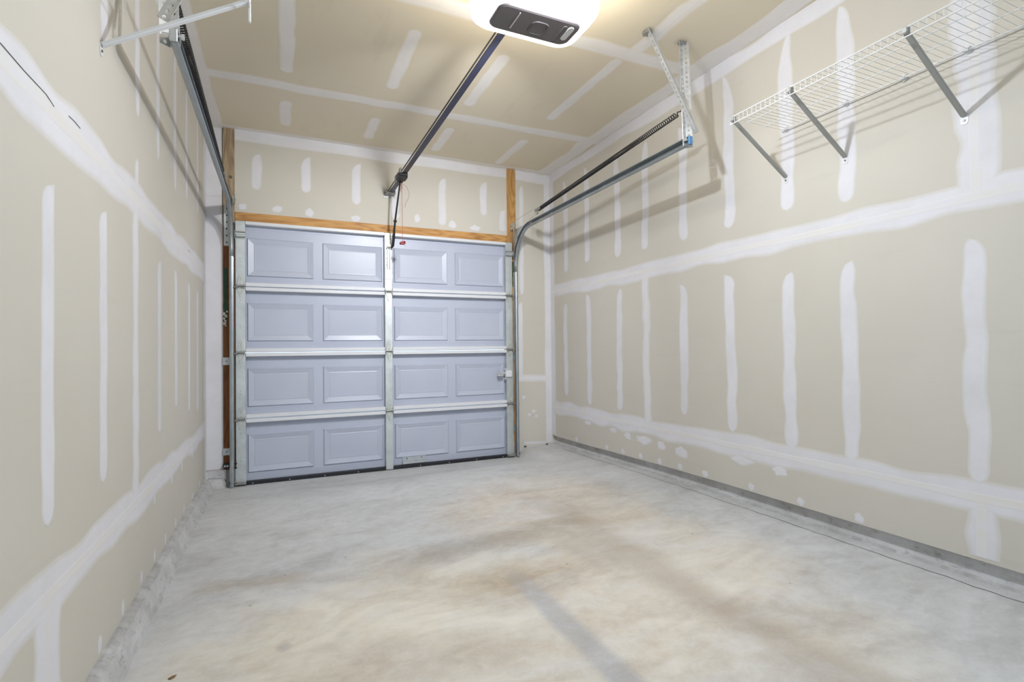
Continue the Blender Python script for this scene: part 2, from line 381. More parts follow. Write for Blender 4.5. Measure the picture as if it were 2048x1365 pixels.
# ------------------------------------------------------------------ joint compound
def P(w, a, b, off):
    return {'R': (XR-off, a, b), 'L': (XL+off, a, b), 'C': (a, b, HC-off), 'F': (a, YF-off, b)}[w]
WALLS = {'R': wall_right, 'L': wall_left, 'C': ceiling, 'F': wall_front}
def wander(n, amp, step=6):
    ks = [random.uniform(-amp, amp) for _ in range(n//step+3)]
    return [lerp(ks[i//step], ks[i//step+1], (lambda t: t*t*(3-2*t))((i % step)/step)) for i in range(n+1)]
def band(w, p, q, hw, name, mat='mud', off=.0012, wob=.01, taper=(0, 0), edge=.22, fe=.014, parent=None, step=6, bow=0.0, seg=.035, clip=None, flame=0.0):
    """A skim of compound from p to q in wall coordinates, half width hw, tapering over the given lengths."""
    L = math.hypot(q[0]-p[0], q[1]-p[1]); n = max(14, int(L/(seg if L > 1.3 else .016))); d = ((q[0]-p[0])/L, (q[1]-p[1])/L); nn = (-d[1], d[0])
    wl, wr, wc = wander(n, wob, step), wander(n, wob, step), wander(n, wob*.6, step*2)
    mb = MB(); vs = []; at = []; fs = []
    for i in range(n+1):
        t = i/n; s = t*L; k = 1.0
        if taper[0] and s < taper[0]: k = min(k, math.sqrt(max(0, 1-(1-s/taper[0])**2)))
        if taper[1] and L-s < taper[1]: k = min(k, math.sqrt(max(0, 1-(1-(L-s)/taper[1])**2)))
        h1, h2 = max(.002, (hw+wl[i])*k), max(.002, (hw+wr[i])*k); c = wc[i]+bow*math.sin(t*math.pi)+flame*hw*(1-k)*(1 if t > .5 else 0)
        f = min(fe, h1*.6, h2*.6)
        ends = (taper[0] and s < .012) or (taper[1] and L-s < .012)
        for o, a, z in ((-h1, edge, .0001), (-h1+f, 1, off*.6), (h2-f, 1, off*.6), (h2, edge, .0001)):
            x, y = p[0]+d[0]*s+nn[0]*(o+c), p[1]+d[1]*s+nn[1]*(o+c)
            if clip: x, y = clip(x, y)
            vs.append(P(w, x, y, z)); at.append(edge if ends else a)
    for i in range(n):
        for j in range(3): fs.append((i*4+j, i*4+j+1, i*4+j+5, i*4+j+4))
    mb.add(vs, fs, at); o = mb.build(name, 'ceilmud' if w == 'C' else mat, parent or WALLS[w], attr=True)
    return o
def blob(w, a, b, ra, rb, off=.0013, edge=.25):
    n = 12; k = [1+random.uniform(-.22, .22) for _ in range(n)]; mb = MB(); vs = [P(w, a, b, off)]; at = [1]
    for ring, e, z in ((.72, 1, off*.7), (1, edge, .0001)):
        for i in range(n):
            t = 2*math.pi*i/n; vs.append(P(w, a+ra*ring*k[i]*math.cos(t), b+rb*ring*k[i]*math.sin(t), z)); at.append(e)
    fs = [(0, 1+i, 1+(i+1) % n) for i in range(n)]+[(1+i, 1+n+i, 1+n+(i+1) % n, 1+(i+1) % n) for i in range(n)]
    mb.add(vs, fs, at); return mb.build('screw_patch', 'mud', WALLS[w], attr=True)
def vstrip(w, a, z0, z1, hw=.04, t0=.05, t1=.12, wob=.006, bow=0.0, lean=0.0):
    return band(w, (a, z0), (a+lean, z1), hw, 'compound_strip', 'mud', .0012, wob, (t0, t1), bow=bow, flame=random.choice((-1, -.9, -.5, .6)))
def joint(w, p, q, hw, th=.026, off=.0018, wob=.010, step=5, edge=.15, name='joint_band', clip=None):
    o = band(w, p, q, hw, name, 'mud', off, wob, (0, 0), edge, .022, step=step, clip=clip)
    band(w, p, q, th, 'paper_tape', 'tape', off+.0008, .004, (0, 0), 0, .010, parent=o, clip=clip)
    return o
# right wall
for a, z0, z1 in ((-.243,.60,1.52),(-.667,.55,1.57),(-1.118,.55,1.57),(-1.87,.60,1.52),(-2.288,.54,1.535),(-2.688,.50,1.49),(-3.022,.49,1.50),(-3.525,.515,1.515),(-4.3,.53,1.52)):
    vstrip('R', a, z0, z1, .041, .07, .09, .007, lean=random.uniform(-.01,.01))
for a, z0, z1, t in ((-.258,1.82,2.74,.2),(-.648,1.86,2.75,.22),(-1.113,1.83,2.70,.18),(-1.47,1.83,2.67,.2),(-1.888,1.82,2.63,.15),(-2.287,1.82,2.80,.3),(-2.69,1.83,2.82,.28),(-3.018,1.79,2.79,.25),(-4.3,1.83,2.8,.2)):
    vstrip('R', a, z0, z1, .044, .05, t, .008, bow=random.uniform(-.012,.012))
joint('R', (YF, 1.662), (YB, 1.690), .066, .024, wob=.012)
joint('R', (YF, .468), (YB, .450), .070, .024, wob=.016)
joint('R', (-1.475, .44), (-1.468, 1.66), .047, .020, .0014)
joint('R', (-3.535, 1.66), (-3.545, 2.89), .070, .026, .0014, .016)
joint('R', (-3.535, .22), (-3.53, .45), .055, .024, .0014)
band('R', (YF, 2.85), (YB, 2.85), .048, 'corner_band', 'mud', .0016, .012, edge=.3)
band('R', (.02, .19), (.02, 2.89), .045, 'corner_band', 'mud', .0015, .008, edge=.3)
for a, b, ra, rb in ((-.62,.385,.06,.02),(-1.02,.372,.06,.022),(-1.22,.355,.05,.028),(-1.42,.352,.10,.036),(-1.62,.345,.05,.03),(-1.83,.335,.075,.04),(-2.35,.38,.09,.03),(-2.62,.37,.05,.03)):
    blob('R', a, b, ra, rb)
for a in (-.42,-.92,-1.15,-1.38,-1.60,-1.82,-2.05,-2.42,-2.74,-3.05): blob('R', a, zbot_r(a)+.028, .026, .024)
# left wall
for a, z0, z1 in ((-2.96,.64,1.53),(-2.51,.645,1.57),(-1.635,.685,1.54),(-1.2,.765,1.55),(-.745,.69,1.535),(-.375,.65,1.525),(-.02,.69,1.6),(-3.4,.6,1.55),(-3.8,.6,1.55)):
    vstrip('L', a, z0, z1, .043, .06, .07, .005)
for a, z0, z1 in ((-2.50,2.12,2.80),(-2.055,2.07,2.82),(-1.66,2.02,2.70),(-1.216,2.0,2.80),(-.825,2.05,2.78),(-.35,2.07,2.80),(-.01,2.03,2.74),(-2.9,2.1,2.8)):
    vstrip('L', a, z0, z1, .040, .14, .12, .005)
joint('L', (YF, 1.700), (YB, 1.735), .078, .028, wob=.014)
joint('L', (YF, .468), (YB, .455), .068, .026, wob=.016)
joint('L', (-2.09, .46), (-2.085, 1.74), .052, .016, .0014)
vstrip('L', -2.07, 1.74, 1.90, .035, 0, .1)
joint('L', (-2.965, .10), (-2.96, .46), .085, .022, .0014)
band('L', (YF, 2.84), (YB, 2.84), .055, 'corner_band', 'mud', .0016, .008, edge=.3)
for a in (-.3,-.62,-.95,-1.22,-1.5,-1.75,-2.0,-2.28,-2.55,-2.8): blob('L', a, .118+random.uniform(-.004,.014), .022, .028)
for a in (-.62,-1.02,-1.33,-1.75): vstrip('L', a, .36, .46, .022, .03, 0, .003)
# ceiling
joint('C', (XL, -.835), (XR, -.855), .062, .022, wob=.010)
joint('C', (XL, -2.055), (XR, -2.075), .068, .024, wob=.010)
joint('C', (1.10, -2.06), (1.13, -3.3), .055, .020, .0014)
for x, a, b in ((-.847,-2.0,-1.03),(-.848,-.62,-.16),(-.18,-1.81,-1.08),(-.2,-.59,-.15),(.388,-1.78,-1.05),(.395,-.64,-.10),(1.062,-2.02,-1.08),(1.062,-.66,-.02),(-.85,-3.1,-2.25),(.4,-3.4,-2.3),(-.18,-3.3,-2.3)):
    band('C', (x, a), (x, b), .043, 'compound_strip', 'mud', .0012, .005, (.05, .05))
band('C', (XR-.075, YF), (XR-.075, YB), .078, 'corner_band', 'mud', .0016, .020, edge=.3)
band('C', (XL+.06, YF), (XL+.06, YB), .064, 'corner_band', 'mud', .0016, .012, edge=.3)
band('C', (XL, YF-.03), (XR, YF-.03), .034, 'corner_band', 'mud', .0015, .006, edge=.3)
# front wall
band('F', (-1.225, 2.848), (1.19, 2.842), .050, 'corner_band', 'mud', .0016, .008, edge=.25, step=12)
band('F', (1.29, 2.835), (XR, 2.83), .055, 'corner_band', 'mud', .0016, .008, edge=.25)
for x, z0, z1 in ((-1.065,2.41,2.715),(-.685,2.43,2.745),(-.268,2.37,2.745),(.075,2.27,2.60),(.518,2.255,2.715),(.943,2.39,2.73)):
    vstrip('F', x, z0, z1, .040, .05, .10, .004)
vstrip('F', 1.145, 2.25, 2.47, .035, .02, .03)
for x, z, ra, rb in ((-1.17,2.262,.032,.028),(-.91,2.268,.045,.028),(-.66,2.262,.035,.04),(-.275,2.25,.045,.03),(.28,2.30,.028,.04),(.62,2.275,.045,.04),(.85,2.262,.06,.03)): blob('F', x, z, ra, rb)
band('F', (XR-.035, .10), (XR-.035, 2.88), .042, 'corner_band', 'mud', .0015, .006, edge=.3)
vstrip('F', 1.352, 1.62, 2.74, .026, .08, .1, .004)
vstrip('F', 1.33, .80, 1.55, .028, .0, .1, .004)
joint('F', (1.29, .775), (XR, .765), .040, .016, .0018, .004)
band('F', (1.36, .115), (1.62, .105), .016, 'compound_strip', 'mud', .0012, .003)
for x, z in ((1.36,.58),(1.42,.40),(1.50,.38),(1.47,.43)): blob('F', x, z, .02, .018)
band('F', (-1.372, .14), (-1.372, 2.88), .060, 'corner_band', 'mud', .0016, .003, edge=.8)
band('L', (.012, .10), (.012, 2.88), .044, 'corner_band', 'mud', .0014, .004, edge=.8)

# ------------------------------------------------------------------ timber around the opening
def board(name, a, b, mat, label):
    o = MB().cham(a, b, .003).build(name, mat); return struct(o, label)
trim1 = board('trim_1', (-1.311, YF-.006, 2.12), (-1.226, YF+.06, HC-.004), 'greywood', 'weathered wooden post above the left of the door')
trim2 = board('trim_2', (1.192, YF-.010, 2.05), (1.286, YF+.06, HC-.004), 'pine', 'orange pine post above the right of the door')
trim3 = board('trim_3', (-1.226, YF-.008, 2.137), (1.192, YF+.06, 2.214), 'header', 'orange pine header board over the door')
trim4 = board('trim_4', (-1.311, YF-.012, .13), (-1.20, YF+.06, 2.118), 'jamb', 'dark stained jamb board left of the door')
trim5 = board('trim_5', (1.17, YF-.010, .03), (1.272, YF+.06, 2.048), 'pine', 'pine jamb board right of the door')
def smear(name, mat, par, x0, x1, z0, z1, y, d=.0025, n=14):
    L = [(x0+random.uniform(0, .25)*(x1-x0)*(i not in (0, n)), y, lerp(z0, z1, i/n)) for i in range(n+1)]
    Rr = [(x1-random.uniform(0, .30)*(x1-x0), y, lerp(z0, z1, i/n)) for i in range(n, -1, -1)]
    return MB().prism(L+Rr, (0, -1, 0), d).build(name, mat, par)
smear('green_paint', 'green', trim4, -1.310, -1.270, 1.32, 1.75, YF-.012)
smear('red_paint', 'redpaint', trim4, -1.247, -1.222, 1.26, 1.52, YF-.012)
smear('green_paint', 'green', trim5, 1.24, 1.264, 1.70, 1.95, YF-.010)
for k in range(7):
    x, z = -1.296+random.uniform(-.010,.014), 1.285+k*.019; r = random.uniform(.006,.012)
    MB().prism([(x+r*random.uniform(.6,1.3)*math.cos(q), YF-.012, z+r*random.uniform(.6,1.5)*math.sin(q)) for q in [j*math.pi/4 for j in range(8)]], (0,-1,0), .004).build('dried_compound', 'mud', trim4)
mb = MB().tube([(-1.252, YF-.014, 2.493), (-1.252, YF-.004, 2.493)], .011, 10); mb.build('bolt_hole', 'screw', trim1)
MB().box((-1.3135, YF-.007, 2.12), (-1.3105, YF+.0, HC-.01)).build('shadow_gap', 'screw', trim1)

# ------------------------------------------------------------------ garage door
door = empty('door_1', (0, .02, 0), 'pale blue-grey sectional garage door with sixteen raised panels and galvanised stiles', 'garage door', kind='structure')
SH = DH/4
YS = .048                      # skin plane
# shared panel mesh (raised border, sunk field)
def panel_mesh():
    w, h = .253, .158; mb = MB()
    lv = [(0, 0), (.008, -.013), (.050, -.002), (.056, -.004), (.062, -.0035)]
    rings = [[(-w+i, y, -h+i), (w-i, y, -h+i), (w-i, y, h-i), (-w+i, y, h-i)] for i, y in lv]
    mb.loft(rings, False); k = (len(lv)-1)*4; mb.f.append([k, k+1, k+2, k+3]); return mb
pan0 = None; stile_cache = {}
def stile_holes(mb, x, z0, z1):
    pass
for s in range(4):
    z0, z1 = s*SH, (s+1)*SH
    mb = MB().box((-DW+.01, YS, z0+.002), (DW-.01, YS+.002, z1-.002))
    sec = mb.build('section', 'door', door)
    for cx in (-.885, -.305, .305, .885):
        zc = z0+SH*.5-.018+ (.0 if s < 3 else -.002)
        if pan0 is None:
            pm = panel_mesh(); pan0 = pm.build('panel', 'door', sec, origin=(0,0,0)); pan0.location = Vector((cx, YS, zc))-wloc(sec)
        else: share(pan0, sec, Vector((cx, YS, zc))-wloc(sec))
    # groove lines pressed into the skin above and below the panels
    for zz in (z0+.062, z1-.058, z0+.075):
        MB().box((-DW+.08, YS-.0015, zz), (-.04, YS+.001, zz+.004)).box((.04, YS-.0015, zz), (DW-.08, YS+.001, zz+.004)).build('crease', 'door', sec)
    # inner lips of the section
    tl = .032 if s < 3 else .030
    for xa, xb in ((-1.148, -.037), (.031, 1.148)): MB().cham((xa, -.007, z1-tl), (xb, YS+.001, z1-.003), .003).build('rail', 'rail', sec)
    if s > 0:
        for xa, xb in ((-1.148, -.037), (.031, 1.148)): MB().cham((xa, -.002, z0+.004), (xb, YS+.001, z0+.034), .003).build('rail', 'rail', sec)
    for x0, x1, yy in ((-DW, -DW+.073, .0), (DW-.073, DW, .0), (-.036, .030, .002)):
        MB().cham((x0, yy, z0+.004), (x1, YS+.001, z1-.002), .003).build('stile', 'galv', sec)
    for x in (-1.185, 1.185):
        for dz in (.20, .225, .42): 
            if s > 0 or dz > .1: MB().tube([(x, -.001, z0+dz), (x, .004, z0+dz)], .0028, 6).build('rivet', 'screw', sec)
# bottom weather seal
mb = MB(); mb.cham((-DW+.005, .004, -.014), (DW-.005, YS+.001, .028), .004); seal = mb.build('bottom_seal', 'seal', door)
for i in range(9):
    x = -1.1+i*.275; MB().tube([(x, .001, .013), (x, .006, .013)], .004, 8).build('screw', 'angle', seal)
# hinges
def hinge(x, z, end=0):
    h = MB(); y = -.001
    t = .003
    h.prism([(x-.026, y, z+.008), (x+.026, y, z+.008), (x+.010, y, z+.088), (x+.004, y, z+.098), (x-.004, y, z+.098), (x-.010, y, z+.088)], (0,-1,0), t)
    h.prism([(x-.026, y, z-.016), (x-.006, y, z-.078), (x, y, z-.086), (x+.006, y, z-.078), (x+.026, y, z-.016)], (0,-1,0), t)
    ho = h.build('hinge', 'pulley', door)
    MB().prism([(x-.019, y-t, z+.012), (x-.013, y-t, z+.012), (x-.003, y-t, z+.082), (x-.006, y-t, z+.082)], (0,-1,0), .003).build('rib', 'angle', ho)
    MB().prism([(x+.013, y-t, z+.012), (x+.019, y-t, z+.012), (x+.006, y-t, z+.082), (x+.003, y-t, z+.082)], (0,-1,0), .003).build('rib', 'angle', ho)
    k = MB().tube([(x-.034, -.016, z+.004), (x+.034, -.016, z+.004)], .008, 10)
    k.box((x-.030, -.016, z-.018), (x-.024, .0, z+.016)).box((x+.024, -.016, z-.018), (x+.030, .0, z+.016)).box((x-.026,-.008,z-.014),(x+.026,.0,z-.006))
    k.build('knuckle', 'dull', ho)
    for dz in (.086, .034, -.034, -.074): MB().tube([(x, y-.006, z+dz), (x, y-.002, z+dz)], .005, 8).build('bolt_head', 'angle', ho)
    if end: roller(x, -.020, z-.008, end)
def roller(x, y, z, sgn):
    xe = sgn*1.252
    mb = MB().tube([(x+sgn*.02, y, z), (xe, y, z)], .0055, 8); rl = mb.build('roller', 'dull', door)
    MB().tube([(xe-sgn*.004, y, z), (xe+sgn*.010, y, z)], .021, 14).build('roller_wheel', 'black', rl)
for s in (1, 2, 3):
    for x, e in ((-1.184, -1), (-.003, 0), (1.184, 1)): hinge(x, s*SH, e)
# top roller fixtures
for sg in (-1, 1):
    x0, x1 = sg*1.222, sg*1.146
    tf = MB().cham((x0, -.022, 2.000), (x1, .0, 2.020), .002).cham((x0, -.030, 2.016), (x1, .0, 2.030), .002).box((x0, -.004, 1.985), (x1, .0, 2.05)).build('top_fixture', 'galv', door)
    MB().box((x0, -.034, 2.032), (x1, -.001, 2.042)).build('slide', 'dull', tf)
    MB().box((x0, -.026, 1.996), (x1, -.001, 2.003)).build('slide', 'dull', tf)
    roller(sg*1.19, -.024, 2.010, sg)
    bb = MB().prism([(x0, -.001, .03), (x1, -.001, .03), (x1, -.001, .145), (lerp(x0,x1,.7), -.001, .155), (lerp(x0,x1,.5), -.001, .168), (lerp(x0,x1,.3), -.001, .155), (x0, -.001, .145)], (0,-1,0), .003).build('bottom_bracket', 'galv', door)
    MB().cham((x0, -.03, .016), (x1, .0, .030), .003).tube([(x0, -.018, .022), (x1, -.018, .022)], .011, 10).build('bottom_roller_holder', 'dull', bb)
    roller(sg*1.19, -.024, .040, sg)
# opener strut on the top section
ob = MB().prism([(-.034,.0,2.125),(.028,.0,2.125),(.028,.0,2.06),(.014,.0,1.99),(.014,.0,1.80),(.028,.0,1.755),(.028,.0,1.715),(-.034,.0,1.715),(-.034,.0,1.755),(-.020,.0,1.80),(-.020,.0,1.99),(-.034,.0,2.06)], (0,-1,0), .004).build('operator_bracket', 'angle', door)
MB().box((-.016,-.03,1.80),(-.012,-.004,2.02)).box((.006,-.03,1.80),(.010,-.004,2.02)).build('flange', 'angle', ob)
MB().tube([(-.022,-.032,1.995),(.030,-.032,1.995)], .006, 8).build('clevis_pin', 'dull', ob)
for z in (2.10, 2.075, 1.90, 1.84, 1.745, 1.727):
    for x in (-.018, .012): MB().tube([(x,-.008,z),(x,-.003,z)], .004, 6).build('bolt_head', 'screw', ob)
# slide lock
lk = MB().cham((1.128,-.026,.795),(1.196,-.001,.862),.004).build('slide_lock', 'rail', door)
MB().box((1.122,-.004,.772),(1.190,-.001,.795)).box((1.122,-.004,.862),(1.190,-.001,.885)).build('lock_plate', 'galv', lk)
MB().cham((1.040,-.020,.828),(1.13,-.008,.848),.003).cham((1.040,-.030,.806),(1.10,-.016,.828),.003).build('lock_bolt', 'angle', lk)
# lift handle near the bottom edge
lh = MB().cham((.115,-.001+YS-.006,.052),(.335,YS+.002,.098),.002).build('lift_handle', 'handleplate', door)
MB().cham((.115,YS-.022,.030),(.345,YS+.002,.052),.003).build('grip', 'handleplate', lh)
for x in (.16,.295): MB().tube([(x,YS-.011,.08),(x,YS-.004,.08)], .006, 8).build('screw', 'screw', lh)

# ------------------------------------------------------------------ tracks
PROF = [(-.003,-.017),(-.001,-.024),(.006,-.0265),(.018,-.025),(.024,-.019),(.0245,.019),(.018,.025),(.006,.0265),(-.001,.024),(-.003,.017)]
def perforated(name, p, q, wdir1, wdir2, parent, mat='angle', w=.038, pitch=.030, hole=.0065):
    """slotted steel angle from p to q: two flanges leaving the edge along wdir1 and wdir2"""
    p, q = Vector(p), Vector(q); L = (q-p).length; d = (q-p)/L; n = max(2, round(L/pitch)); st = L/n; mb = MB()
    for wd in (Vector(wdir1), Vector(wdir2)):
        wd = (wd-d*wd.dot(d)).normalized()
        for i in range(n):
            c = p+d*(st*(i+.5))+wd*(w/2); h = st/2; k = w/2
            out = [(-h,-k),(0,-k),(h,-k),(h,0),(h,k),(0,k),(-h,k),(-h,0)]
            inn = [(hole*1.25*math.cos(a), hole*math.sin(a)) for a in [math.radians(225+45*j) for j in range(8)]]
            vs = [c+d*x+wd*y for x, y in out]+[c+d*x+wd*y for x, y in inn]
            mb.add(vs, [(j, (j+1) % 8, 8+(j+1) % 8, 8+j) for j in range(8)])
    o = mb.build(name, mat, parent); solid(o, .0022, 0); return o
def make_track(sg, label):
    xt = sg*1.235; yv = -.022; rad = .34; zh = 2.246; yend = -2.42; rise = .012
    t = empty('door_track', (xt, yv, 0), label, 'door track', 'tracks at the two sides of the garage door')
    e1 = Vector((sg, 0, 0)); zc = zh-rad
    v = MB(); v.sweep([(xt, yv, .005 if sg < 0 else .01), (xt, yv, zc-.07)], PROF, e1, lambda i: Vector((0, 1, 0)))
    solid(v.build('vertical_track', 'track', t), .002)
    pts, nor = [], []
    N = 20
    for i in range(N+1):
        a = (math.pi/2)*i/N; pts.append((xt, yv-rad+rad*math.cos(a), zc+rad*math.sin(a))); nor.append(Vector((0, math.cos(a), math.sin(a))))
    pts = [(xt, yv, zc-.068)]+pts; nor = [Vector((0,1,0))]+nor
    cv = MB(); cv.sweep(pts, PROF, e1, lambda i: nor[i]); solid(cv.build('curved_track', 'track', t, smooth=True), .002)
    h = MB(); h.sweep([(xt, yv-rad, zh), (xt, yend, zh+rise)], PROF, e1, lambda i: Vector((0, 0, 1))); solid(h.build('horizontal_track', 'track', t), .002)
    # wall angle joined to the jamb over the upper part and clips below
    xo = xt+sg*.026
    fb = perforated('flag_bracket', (xo, YF-.014, 1.93), (xo, YF-.014, 2.26), (sg, 0, 0), (0, -1, 0), t, 'galv', .042, .055, .006)
    MB().prism([(xo, YF-.014, 2.20), (xo, YF-.014, 2.27), (xo, -.20, 2.275), (xo, -.30, 2.262), (xo, -.16, 2.20)], (sg,0,0), .003).build('corner_plate', 'galv', t)
    for z, s in ((1.0, .06), (.275, .055)):
        if sg < 0:
            jb = MB().box((xo, YF-.018, z-s/2), (xo+sg*.052, YF-.013, z+s/2)).box((xo, -.02, z-s/2), (xo+sg*.003, YF-.013, z+s/2)).build('jamb_bracket', 'galv', t)
            MB().tube([(xo+sg*.027, YF-.024, z), (xo+sg*.027, YF-.016, z)], .008, 6).build('lag_bolt', 'dull', jb)
        else:
            jb = MB().box((xo-.003, -.02, z-s/2), (xo, YF-.010, z+s/2)).box((xo-.04, YF-.014, z-s/2), (xo, YF-.010, z+s/2)).build('jamb_bracket', 'galv', t)
    # rear hangers of slotted angle
    xb = xt+sg*.030; zb = zh+rise
    perforated('hanger_angle', (sg*1.030, -2.315, HC-.002), (xb-sg*.004, yend-.012, zb+.035), (-sg*.3, -1, -.2), (sg, -.15, .45), t)
    perforated('hanger_angle', (sg*1.295, -2.312, HC-.002), (xb, yend+.055, zb-.022), (-sg, -.45, 0), (sg*.75, -.6, 0), t)
    MB().cham((sg*1.012, -2.338, HC-.022), (sg*1.052, -2.298, HC), .003).tube([(sg*1.03,-2.345,HC-.012),(sg*1.03,-2.29,HC-.012)], .008, 6).build('ceiling_bracket', 'dull', t)
    MB().cham((sg*1.275, -2.330, HC-.016), (sg*1.320, -2.296, HC), .003).build('ceiling_bracket', 'dull', t)
    MB().tube([(xt-sg*.012, yend+.010, zb+.004), (xb+sg*.02, yend+.010, zb+.004)], .0055, 8).tube([(xt-sg*.012, yend+.010, zb+.004),(xt-sg*.022, yend+.010, zb+.004)], .011, 6).build('stop_bolt', 'angle', t)
    MB().cham((xt-sg*.002, yend-.006, zb-.024), (xt+sg*.024, yend+.006, zb+.024), .002).build('end_stop', 'paleblue' if sg > 0 else 'galv', t)
    for y in (-.75, -1.55, -2.3):
        MB().tube([(xt+sg*.020, y, zh+.004), (xt+sg*.028, y, zh+.004)], .006, 6).build('rivet', 'angle', t)
    return t
make_track(-1, 'galvanised door track with slotted hangers along the left-hand wall')
make_track(1, 'galvanised door track with slotted hangers on the shelf side of the door')

# ------------------------------------------------------------------ extension springs
def make_spring(sg, label):
    a = Vector((sg*1.262, -.50, 2.345)); b = Vector((sg*1.262, -2.33, 2.462))
    d = (b-a).normalized(); u = Vector((1,0,0)); w = d.cross(u); L = (b-a).length
    t = empty('extension_spring', a, label, 'spring', 'springs over the door tracks')
    turns, nn, cr, wr = 200, 9, .0148, .0031; pts = []
    for i in range(turns*nn+1):
        f = i/(turns*nn); g = .70*f+.30*f**5
        an = 2*math.pi*i/nn; pts.append(a+d*(L*(.03+.95*g))+u*cr*math.cos(an)+w*cr*math.sin(an))
    MB().tube(pts, wr, 5).build('coil', 'spring', t, smooth=True)
    MB().tube([a+d*(L*.975)+u*cr, a+d*(L*.985)+w*.012, b+w*.004, b+d*.012+w*.012, b+d*.02], .0035, 6).build('end_hook', 'spring', t)
    # clevis with pulley
    pc = a-d*.035
    pu = MB().tube([pc-u*.010, pc-u*.004, pc+u*.004, pc+u*.010], [.034,.028,.028,.034], 18).build('pulley', 'pulley', t)
    MB().tube([pc-u*.016, pc+u*.016], .009, 8).build('axle', 'dull', pu)
    MB().prism([pc+u*.013+w*.012, pc+u*.013-w*.012, a+d*.06+u*.013-w*.010, a+d*.06+u*.013+w*.010], u, .003).prism([pc-u*.016+w*.012, pc-u*.016-w*.012, a+d*.06-u*.016-w*.010, a+d*.06-u*.016+w*.010], u, .003).build('clevis', 'dull', t)
    # door-side pulley and lift cable
    q = Vector((sg*1.228, .005, 2.30))
    dp = MB().tube([q-u*.008, q-u*.003, q+u*.003, q+u*.008], [.040,.033,.033,.040], 18).build('pulley', 'pulley', t)
    MB().tube([q-u*.013, q+u*.013], .009, 8).build('axle', 'dull', dp)
    MB().prism([q+u*.010*sg+Vector((0,.010,.012)), q+u*.010*sg+Vector((0,-.012,.0)), Vector((q.x+.010*sg, -.005, 2.05)), Vector((q.x+.010*sg, .03, 2.05))], u, .003*sg).build('pulley_bracket', 'dull', t)
    MB().tube([pc+Vector((0,.01,.032)), q+Vector((0,-.01,.038))], .0016, 5).build('lift_cable', 'cable', t)
    MB().tube([pc+Vector((0,.006,-.032)), Vector((sg*1.236, -.36, 2.285))], .0016, 5).build('lift_cable', 'cable', t)
    MB().tube([q+Vector((-sg*.003,-.038,0)), Vector((sg*1.228, -.030, .06))], .0014, 5).build('lift_cable', 'cable', t)
    MB().tube([Vector((sg*1.24,-.46,2.222)), Vector((sg*1.236,-.50,2.20)), Vector((sg*1.233,-.535,2.185))], .0014, 5).build('cable_tail', 'cable', t)
    return t
make_spring(-1, 'black extension spring over the track beside the left-hand wall')
make_spring(1, 'black extension spring over the track on the shelf side')

# ------------------------------------------------------------------ opener
OC = Vector((.21, -2.515, 2.60))
op = empty('garage_door_opener', OC, 'ceiling-hung garage door opener with glowing white light lens and long dark rail', 'door opener')
def rrect(cx, cy, hx, hy, r, z, n=7, skew=0.0):
    out = []
    for qx, qy, a0 in ((1,1,0), (-1,1,90), (-1,-1,180), (1,-1,270)):
        for i in range(n+1):
            a = R(a0+90*i/n); out.append(Vector((cx+qx*(hx-r)+r*math.cos(a), cy+qy*(hy-r)+r*math.sin(a), z)))
    return out
cx, cy = OC.x, OC.y
lens = MB(); lens.loft([rrect(cx,cy,.208,.088,.045,2.6060), rrect(cx,cy,.225,.105,.055,2.6100), rrect(cx,cy,.262,.155,.085,2.6280), rrect(cx,cy,.280,.185,.10,2.6540),
           rrect(cx,cy,.284,.190,.10,2.6780)], False)
lens.build('light_lens', 'lens', op, smooth=True)
MB().loft([rrect(cx,cy,.284,.190,.10,2.6785), rrect(cx,cy,.285,.191,.10,2.7100), rrect(cx,cy,.282,.188,.10,2.7420)], False).build('lens_band', 'band', op, smooth=True)
hs = MB(); hs.loft([rrect(cx,cy,.281,.187,.10,2.7430), rrect(cx,cy,.270,.176,.095,2.7780), rrect(cx,cy,.23,.14,.08,2.7950)], True); hs.build('housing', 'housing', op, smooth=False)
MB().loft([rrect(cx,-2.85,.16,.13,.06,2.6350), rrect(cx,-2.85,.175,.145,.07,2.6500), rrect(cx,-2.85,.175,.145,.07,2.7400)], True).build('added_rear_lens', 'lens', op, smooth=False)  # unseen glowing pod added behind the opener to house the rear lamps
cv = MB(); cv.loft([rrect(cx,cy,.214,.094,.045,2.6120), rrect(cx,cy,.208,.088,.045,2.6020), rrect(cx,cy,.200,.080,.040,2.5990)], True)
cover = cv.build('bottom_cover', 'cover', op)
MB().loft([rrect(cx+.168,cy-.012,.015,.052,.015,2.5990), rrect(cx+.168,cy-.012,.014,.051,.014,2.5955)], True).build('slot_window', 'slot', cover)
MB().loft([rrect(cx+.135,cy+.004,.010,.066,.010,2.5990), rrect(cx+.135,cy+.004,.008,.064,.008,2.5955)], True).build('rib', 'emblem', cover)
MB().loft([rrect(cx-.105,cy-.004,.003,.060,.003,2.5990), rrect(cx-.105,cy-.004,.0025,.059,.0025,2.5965)], True).build('rib', 'slot', cover)
em = MB(); ro = rrect(cx+.02,cy+.008,.046,.050,.03,2.5990); r2 = rrect(cx+.02,cy+.008,.044,.048,.029,2.5950); r3 = rrect(cx+.02,cy+.008,.036,.040,.024,2.5950); r4 = rrect(cx+.02,cy+.008,.034,.038,.023,2.5990)
em.loft([ro, r2, r3, r4], False).build('button_ring', 'emblem', cover)
MB().loft([rrect(cx+.02,cy+.008,.034,.038,.023,2.5990), rrect(cx+.02,cy+.008,.033,.037,.022,2.5970)], True).build('learn_button', 'cover', cover)
for sx in (-.16, .16):
    perforated('ceiling_strap', (cx+sx, cy-.10, HC-.002), (cx+sx, cy-.10, 2.7500), (1,0,0), (0,-1,0), op)
